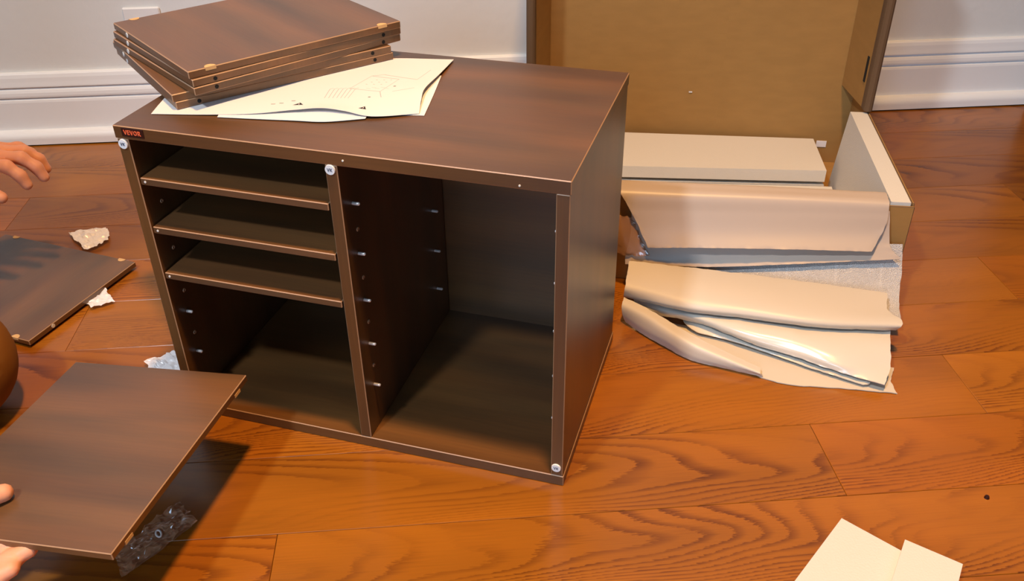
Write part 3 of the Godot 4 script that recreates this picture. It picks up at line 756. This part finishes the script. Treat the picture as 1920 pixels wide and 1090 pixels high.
	F.call("foam_sheet", [[v(-0.395, 0.004, 0.095), v(-0.337, 0.004, 0.12), v(-0.246, 0.004, 0.135), v(-0.175, 0.004, 0.165), v(-0.104, 0.004, 0.179), v(-0.037, 0.004, 0.19)], [v(-0.39, 0.003, 0.115), v(-0.336, 0.003, 0.155), v(-0.245, 0.003, 0.176), v(-0.179, 0.003, 0.205), v(-0.11, 0.003, 0.218), v(-0.046, 0.003, 0.217)],
		[v(-0.385, 0.0015, 0.13), v(-0.326, 0.0015, 0.178), v(-0.244, 0.0015, 0.214), v(-0.191, 0.0015, 0.239), v(-0.117, 0.0015, 0.24), v(-0.043, 0.0015, 0.242)]], 50, 20, 0.0014, M.fsheet, "peach coloured lowest foam sheet spread flat on the floor", 0.0005, 19, 0.0015)
	F.call("foam_sheet", [[v(-0.409, 0.034, 0.105), v(-0.374, 0.034, 0.131), v(-0.34, 0.032, 0.159), v(-0.307, 0.028, 0.183), v(-0.26, 0.02, 0.206), v(-0.22, 0.012, 0.222)], [v(-0.411, 0.03, 0.119), v(-0.377, 0.032, 0.147), v(-0.343, 0.03, 0.177), v(-0.309, 0.026, 0.2), v(-0.262, 0.018, 0.218), v(-0.221, 0.01, 0.231)],
		[v(-0.409, 0.016, 0.123), v(-0.378, 0.018, 0.152), v(-0.345, 0.018, 0.181), v(-0.311, 0.014, 0.204), v(-0.265, 0.01, 0.219), v(-0.218, 0.006, 0.229)], [v(-0.404, 0.003, 0.122), v(-0.377, 0.003, 0.151), v(-0.345, 0.003, 0.178), v(-0.312, 0.003, 0.203), v(-0.267, 0.003, 0.216), v(-0.216, 0.003, 0.229)]], 60, 24, 0.0016, M.fsheet, "rolled cream foam edge curving down to the floor at the left of the pile", 0.0006, 23, 0.001)

func v(x: float, y: float, z: float) -> Vector3:
	return Vector3(x, y, z)

# ================================================================ small things
func crumple(s: SurfaceTool, poly: Array, y: float, amp: float, seed_: int, n := 18):
	# fan-like patch over a four-cornered outline, crumpled into facets
	var ns := FastNoiseLite.new(); ns.seed = seed_; ns.frequency = 45.0; ns.noise_type = FastNoiseLite.TYPE_CELLULAR; ns.cellular_return_type = FastNoiseLite.RETURN_DISTANCE2_SUB
	var n2 := FastNoiseLite.new(); n2.seed = seed_ + 1; n2.frequency = 25.0
	var g := []
	for j in n + 1:
		var line := []
		for i in n + 1:
			var u := float(i) / n; var w := float(j) / n
			var p: Vector3 = (poly[0] as Vector3).lerp(poly[1], u).lerp((poly[3] as Vector3).lerp(poly[2], u), w)
			var hgt := absf(ns.get_noise_2d(p.x, p.z)) * 0.8 + absf(n2.get_noise_2d(p.x, p.z)) * 1.3
			p.x += n2.get_noise_2d(p.x * 2.0 + 3.0, p.z * 2.0) * amp * 0.5; p.z += n2.get_noise_2d(p.x * 2.0, p.z * 2.0 + 7.0) * amp * 0.5
			p.y = y + hgt * amp
			line.append(p)
		g.append(line)
	for j in n:
		for i in n:
			tri(s, g[j][i], g[j][i + 1], g[j + 1][i + 1], Vector3.UP); tri(s, g[j][i], g[j + 1][i + 1], g[j + 1][i], Vector3.UP)

func build_small_things():
	var q := st_new()
	crumple(q, [Vector3(-0.768, 0, -1.372), Vector3(-0.708, 0, -1.390), Vector3(-0.688, 0, -1.345), Vector3(-0.712, 0, -1.308)], 0.001, 0.008, 4)
	tag(put("plastic_scrap", [q, M.film2], null), "crumpled white plastic scrap alone on the floor behind the flat board", "scrap")
	q = st_new()
	crumple(q, [Vector3(-0.668, 0, -1.165), Vector3(-0.640, 0, -1.195), Vector3(-0.612, 0, -1.160), Vector3(-0.640, 0, -1.142)], 0.0006, 0.006, 14)
	tag(put("plastic_scrap", [q, M.film2], null), "small white plastic scrap sticking out under the right edge of the floor board", "scrap")
	q = st_new()
	crumple(q, [Vector3(-0.515, 0, -1.005), Vector3(-0.480, 0, -1.028), Vector3(-0.450, 0, -0.985), Vector3(-0.488, 0, -0.970)], 0.001, 0.008, 24)
	tag(put("plastic_scrap", [q, M.film2], null), "pale plastic scrap beside the cabinet's left front foot", "scrap")
	# bag of fittings in the foreground
	var o := thing("fittings_bag", "crumpled clear plastic bag with a round hang hole on the floor in the foreground", "bag", Transform3D(Basis.IDENTITY, Vector3(-0.395, 0, -0.68)))
	q = st_new()
	crumple(q, [Vector3(-0.040, 0, 0.012), Vector3(0.010, 0, -0.057), Vector3(0.038, 0, -0.028), Vector3(-0.018, 0, 0.048)], 0.004, 0.010, 33, 26)
	put("bag_film", [q, M.film], o)
	q = st_new()
	crumple(q, [Vector3(-0.041, 0, 0.013), Vector3(0.009, 0, -0.055), Vector3(0.032, 0, -0.027), Vector3(-0.020, 0, 0.042)], 0.0008, 0.003, 35, 20)
	put("bag_underside", [q, M.film], o)
	q = st_new(); torus(q, Transform3D(Basis(Vector3.UP, 0.6) * Basis(Vector3.RIGHT, 0.25), Vector3(0.003, 0.0145, -0.007)), 0.0044, 0.0011, 0.6); put("hang_ring", [q, M.dot], o)
	# plastic film bunched at the left of the carton front
	q = st_new()
	sheet(q, [[v(-0.442, 0.125, 0.006), v(-0.425, 0.120, 0.010), v(-0.405, 0.118, 0.010)], [v(-0.440, 0.095, 0.016), v(-0.418, 0.094, 0.020), v(-0.392, 0.092, 0.018)], [v(-0.436, 0.068, 0.020), v(-0.410, 0.060, 0.028), v(-0.375, 0.064, 0.030)]], 20, 20, 0.0006, 0.006, 40.0, 0.003, 41)
	tag(put("plastic_film", [q, M.film], null, carton), "crinkled clear plastic film hanging at the left of the carton's front", "film")
	# white foam boards in the lower right corner
	var A := Vector3(0.3662, 0.0, -0.7038); var ed := Vector3(-0.0752, 0, 0.0849).normalized(); var er := Vector3(0.049, 0, 0.046).normalized()
	q = st_new(); prism(q, [A + Vector3(0, 0.008, 0), A + er * 0.115 + Vector3(0, 0.008, 0), A + er * 0.115 + ed * 0.2 + Vector3(0, 0.008, 0), A + ed * 0.2 + Vector3(0, 0.008, 0)], Vector3(0, -0.008, 0))
	tag(put("foam_board", [q, M.foam], null), "larger flat white foam board on the floor in the lower right corner", "foam board")
	var A2 := Vector3(0.418, 0.022, -0.6603); var e2 := Vector3(-0.0334, 0, 0.0539).normalized(); var r2 := Vector3(0.0478, 0.0, 0.0334).normalized()
	q = st_new(); prism(q, [A2, A2 + r2 * 0.0585, A2 + r2 * 0.0585 + e2 * 0.13, A2 + e2 * 0.13], Vector3(0, -0.0135, 0))
	tag(put("foam_board", [q, M.foam], null), "narrower white foam piece lying on top of the larger board", "foam board")
	q = st_new(); cyl(q, Vector3(0.5465, 0.0, -0.7392), Vector3(0.5465, 0.003, -0.7392), 0.0032, 0.0022, 9)
	tag(put("red_crumb", [q, M.tag], null), "tiny dark red crumb on the floor above the white foam boards", "crumb")

# ================================================================ the person at the left
func smin(a: float, b: float, k: float) -> float:
	var h := maxf(k - absf(a - b), 0.0) / k
	return minf(a, b) - h * h * k * 0.25

# bones: [a, ra, b, rb]; surface nets over the smooth union of tapered capsules
func flesh(s: SurfaceTool, bones: Array, cell: float, k: float):
	var lo := Vector3.INF; var hi := -Vector3.INF
	for b in bones:
		var r: float = maxf(b[1], b[3]) + cell * 3.0
		lo = lo.min((b[0] as Vector3).min(b[2]) - Vector3.ONE * r); hi = hi.max((b[0] as Vector3).max(b[2]) + Vector3.ONE * r)
	var nx := int((hi.x - lo.x) / cell) + 2; var ny := int((hi.y - lo.y) / cell) + 2; var nz := int((hi.z - lo.z) / cell) + 2
	var f := PackedFloat32Array(); f.resize(nx * ny * nz); f.fill(1.0)
	for b in bones:
		var a: Vector3 = b[0]; var c: Vector3 = b[2]; var ra: float = b[1]; var rb: float = b[3]
		var r: float = maxf(ra, rb) + k + cell * 1.5
		var l0 := ((a.min(c) - Vector3.ONE * r - lo) / cell).max(Vector3.ZERO); var h0 := ((a.max(c) + Vector3.ONE * r - lo) / cell)
		var ab := c - a; var ll := maxf(ab.length_squared(), 1e-9)
		for z in range(int(l0.z), mini(int(h0.z) + 1, nz)):
			for y in range(int(l0.y), mini(int(h0.y) + 1, ny)):
				var row := (z * ny + y) * nx
				for x in range(int(l0.x), mini(int(h0.x) + 1, nx)):
					var p := lo + Vector3(x, y, z) * cell
					var t := clampf((p - a).dot(ab) / ll, 0.0, 1.0)
					var d := p.distance_to(a + ab * t) - lerpf(ra, rb, t)
					var o := f[row + x]
					if d - o < k:
						var h := maxf(k - absf(d - o), 0.0) / k
						f[row + x] = minf(d, o) - h * h * k * 0.25
	var ids := PackedInt32Array(); ids.resize(nx * ny * nz); ids.fill(-1)
	var vs := PackedVector3Array(); var nn := PackedVector3Array()
	var off := [0, 1, nx, nx + 1, nx * ny, nx * ny + 1, nx * ny + nx, nx * ny + nx + 1]
	var cs := [Vector3(0, 0, 0), Vector3(1, 0, 0), Vector3(0, 1, 0), Vector3(1, 1, 0), Vector3(0, 0, 1), Vector3(1, 0, 1), Vector3(0, 1, 1), Vector3(1, 1, 1)]
	var es := [[0, 1], [2, 3], [4, 5], [6, 7], [0, 2], [1, 3], [4, 6], [5, 7], [0, 4], [1, 5], [2, 6], [3, 7]]
	for z in nz - 1:
		for y in ny - 1:
			for x in nx - 1:
				var i := (z * ny + y) * nx + x
				var f0 := f[i]
				if f0 > cell * 2.0: continue
				var neg := 0
				for q in 8:
					if f[i + off[q]] < 0.0: neg += 1
				if neg == 0 or neg == 8: continue
				var sum := Vector3.ZERO; var cnt := 0
				for e in es:
					var fa := f[i + off[e[0]]]; var fb := f[i + off[e[1]]]
					if (fa < 0.0) != (fb < 0.0):
						sum += (cs[e[0]] as Vector3).lerp(cs[e[1]], fa / (fa - fb)); cnt += 1
				var g := Vector3(f[i + 1] + f[i + off[3]] + f[i + off[5]] + f[i + off[7]] - f0 - f[i + off[2]] - f[i + off[4]] - f[i + off[6]],
					f[i + off[2]] + f[i + off[3]] + f[i + off[6]] + f[i + off[7]] - f0 - f[i + 1] - f[i + off[4]] - f[i + off[5]],
					f[i + off[4]] + f[i + off[5]] + f[i + off[6]] + f[i + off[7]] - f0 - f[i + 1] - f[i + off[2]] - f[i + off[3]])
				ids[i] = vs.size(); vs.append(lo + (Vector3(x, y, z) + sum / cnt) * cell); nn.append(g.normalized())
	var emit := func(a: int, b: int, c: int, d: int):
		if a < 0 or b < 0 or c < 0 or d < 0: return
		for t3 in [[a, b, c], [a, c, d]]:
			var p0: Vector3 = vs[t3[0]]; var nrm: Vector3 = (vs[t3[2]] - p0).cross(vs[t3[1]] - p0)
			var od: Array = t3 if nrm.dot(nn[t3[0]] + nn[t3[1]] + nn[t3[2]]) > 0.0 else [t3[0], t3[2], t3[1]]
			for q in od:
				s.set_normal(nn[q]); s.set_uv(Vector2(vs[q].x, vs[q].y)); s.add_vertex(vs[q])
	for z in range(1, nz - 1):
		for y in range(1, ny - 1):
			for x in range(1, nx - 1):
				var i := (z * ny + y) * nx + x
				if f[i] > cell * 2.0: continue
				var inside := f[i] < 0.0
				if inside != (f[i + 1] < 0.0): emit.call(ids[i], ids[i - nx], ids[i - nx - nx * ny], ids[i - nx * ny])
				if inside != (f[i + nx] < 0.0): emit.call(ids[i], ids[i - 1], ids[i - 1 - nx * ny], ids[i - nx * ny])
				if inside != (f[i + nx * ny] < 0.0): emit.call(ids[i], ids[i - 1], ids[i - 1 - nx], ids[i - nx])

func finger(bones: Array, pts: Array, r0: float, r1: float):
	for k in pts.size() - 1:
		bones.append([pts[k], lerpf(r0, r1, float(k) / (pts.size() - 1)), pts[k + 1], lerpf(r0, r1, float(k + 1) / (pts.size() - 1))])

func build_person():
	var at := Vector3(-0.95, 0, -0.95)
	var o := thing("person", "person in brown trousers kneeling at the left edge, one hand holding a shelf board", "person", Transform3D(Basis.IDENTITY, at))
	var s := st_new()
	var R := func(a: Vector3, ra: float, b: Vector3, rb: float) -> Array: return [a - at, ra, b - at, rb]
	# joints in world coordinates
	var hip := Vector3(-1.13, 0.23, -1.02); var belly := Vector3(-1.09, 0.38, -0.98); var chest := Vector3(-1.00, 0.52, -0.92); var neck := Vector3(-0.92, 0.63, -0.88); var head := Vector3(-0.85, 0.75, -0.86)
	var shR := Vector3(-0.90, 0.53, -0.70); var elR := Vector3(-0.86, 0.26, -0.58); var wrR := Vector3(-0.632, 0.118, -0.535)
	var shL := Vector3(-1.00, 0.54, -1.10); var elL := Vector3(-1.00, 0.34, -1.27); var wrL := Vector3(-0.835, 0.225, -1.235)
	var hR := Vector3(-1.12, 0.20, -0.93); var kR := Vector3(-0.715, 0.085, -0.900); var aR := Vector3(-1.12, 0.055, -0.86)
	var hL := Vector3(-1.15, 0.20, -1.11); var kL := Vector3(-1.04, 0.080, -1.20); var aL := Vector3(-1.26, 0.055, -1.12)
	var torso := [R.call(hip, 0.125, belly, 0.12), R.call(belly, 0.12, chest, 0.125), R.call(chest, 0.12, neck, 0.065), R.call(shR, 0.062, chest, 0.09), R.call(shL, 0.062, chest, 0.09)]
	var legs := [R.call(hip, 0.125, hR, 0.105), R.call(hip, 0.125, hL, 0.105), R.call(hR, 0.100, kR, 0.066), R.call(hL, 0.100, kL, 0.066), R.call(kR, 0.062, aR, 0.045), R.call(kL, 0.062, aL, 0.045)]
	var upper := [R.call(shR, 0.055, elR, 0.042), R.call(shL, 0.055, elL, 0.042)]
	var fore := [R.call(elR, 0.040, wrR, 0.027), R.call(elL, 0.040, wrL, 0.027)]
	var feet := [R.call(aR, 0.040, aR + Vector3(-0.12, -0.018, 0.03), 0.032), R.call(aL, 0.040, aL + Vector3(-0.12, -0.018, 0.03), 0.032)]
	flesh(s, torso + legs + upper + fore + feet + [R.call(neck, 0.055, neck.lerp(head, 0.6), 0.05)], 0.013, 0.03)
	# head: skull, jaw, nose, brow, ears
	var hd := []
	var fw := Vector3(0.80, -0.58, 0.05).normalized(); var upv := Vector3(0.58, 0.80, 0.0).normalized(); var sd := fw.cross(upv)
	hd.append(R.call(head + upv * 0.035 - fw * 0.01, 0.078, head + upv * 0.03 + fw * 0.012, 0.074)); hd.append(R.call(head - upv * 0.02 + fw * 0.02, 0.062, head - upv * 0.075 + fw * 0.055, 0.034))
	hd.append(R.call(head + upv * 0.018 + fw * 0.086, 0.008, head - upv * 0.018 + fw * 0.104, 0.012)); hd.append(R.call(head - upv * 0.045 + fw * 0.082 - sd * 0.016, 0.008, head - upv * 0.045 + fw * 0.082 + sd * 0.016, 0.008))
	for q in [-1.0, 1.0]: hd.append(R.call(head + sd * 0.074 * q + upv * 0.02, 0.012, head + sd * 0.076 * q - upv * 0.02, 0.010)); hd.append(R.call(head + upv * 0.03 + fw * 0.078 + sd * 0.012 * q, 0.009, head + upv * 0.03 + fw * 0.070 + sd * 0.04 * q, 0.009))
	hd.append(R.call(neck, 0.053, head - upv * 0.03, 0.048))
	flesh(s, hd, 0.006, 0.016)
	# right hand: palm in front of the board's near edge, fingers under it, thumb on top
	var h := []
	var pc := Vector3(-0.548, 0.098, -0.553)
	h.append(R.call(wrR, 0.026, pc + Vector3(-0.03, 0.006, 0.004), 0.023))
	var roots := [pc + Vector3(0.010, 0.000, -0.020), pc + Vector3(0.016, -0.004, 0.000), pc + Vector3(0.012, -0.007, 0.018), pc + Vector3(0.002, -0.009, 0.035)]
	for r in roots: h.append(R.call(pc + Vector3(-0.045, 0.010, 0.008), 0.017, r, 0.0115))
	for q in 4:
		var ln: float = [0.074, 0.080, 0.074, 0.060][q]
		var r: Vector3 = roots[q]; var d := Vector3(0.93, 0.10, -0.34 - 0.03 * q).normalized()
		var d2 := Vector3(0.86, 0.28, -0.42).normalized()
		var m1 := r + d * ln * 0.48; var m2 := m1 + d2 * ln * 0.30
		var loc := []
		finger(loc, [r - at, m1 - at, m2 - at, m2 + d2 * ln * 0.22 - at], 0.0098, 0.0078); h.append_array(loc)
	var th := []
	finger(th, [pc + Vector3(-0.035, 0.018, -0.006) - at, Vector3(-0.560, 0.128, -0.590) - at, Vector3(-0.530, 0.132, -0.622) - at, Vector3(-0.506, 0.1265, -0.642) - at], 0.0125, 0.0092); h.append_array(th)
	flesh(s, h, 0.0032, 0.006)
	# left hand hovering above the floor
	h = []
	var pl := Vector3(-0.785, 0.212, -1.245)
	h.append(R.call(wrL, 0.026, pl + Vector3(-0.02, 0.004, 0.003), 0.023))
	var rl := [pl + Vector3(0.014, 0.002, 0.030), pl + Vector3(0.020, 0.004, 0.010), pl + Vector3(0.016, 0.002, -0.010), pl + Vector3(0.006, -0.003, -0.029)]
	for r in rl: h.append(R.call(pl + Vector3(-0.035, 0.006, 0.003), 0.017, r, 0.0115))
	for q in 4:
		var ln: float = [0.072, 0.080, 0.075, 0.058][q]
		var r: Vector3 = rl[q]; var d := Vector3(0.94, -0.10, 0.12 - 0.16 * q).normalized(); var d2 := Vector3(0.72, -0.62, 0.08 - 0.10 * q).normalized(); var d3 := Vector3(0.40, -0.90, 0.05).normalized()
		var m1 := r + d * ln * 0.48; var m2 := m1 + d2 * ln * 0.30
		var loc := []
		finger(loc, [r - at, m1 - at, m2 - at, m2 + d3 * ln * 0.22 - at], 0.0100, 0.0080); h.append_array(loc)
	th = []
	finger(th, [pl + Vector3(-0.030, -0.004, 0.022) - at, pl + Vector3(-0.005, -0.016, 0.048) - at, pl + Vector3(0.022, -0.026, 0.062) - at, pl + Vector3(0.044, -0.036, 0.066) - at], 0.0125, 0.0092); h.append_array(th)
	flesh(s, h, 0.0032, 0.006)
	put("body", [s, M.skin], o)
	var grow := func(list: Array, by: float) -> Array: return list.map(func(b): return [b[0], b[1] + by, b[2], b[3] + by])
	s = st_new(); flesh(s, grow.call(legs, 0.012), 0.013, 0.035); put("trousers", [s, M.trousers], o)
	s = st_new(); flesh(s, grow.call(torso + upper, 0.016), 0.014, 0.035); put("shirt", [s, M.shirt], o)
	s = st_new(); flesh(s, [R.call(head + upv * 0.045 - fw * 0.022, 0.080, head + upv * 0.052 - fw * 0.004, 0.074), R.call(head - fw * 0.05, 0.055, head - upv * 0.03 - fw * 0.045, 0.045)], 0.008, 0.02); put("hair", [s, M.hair], o)
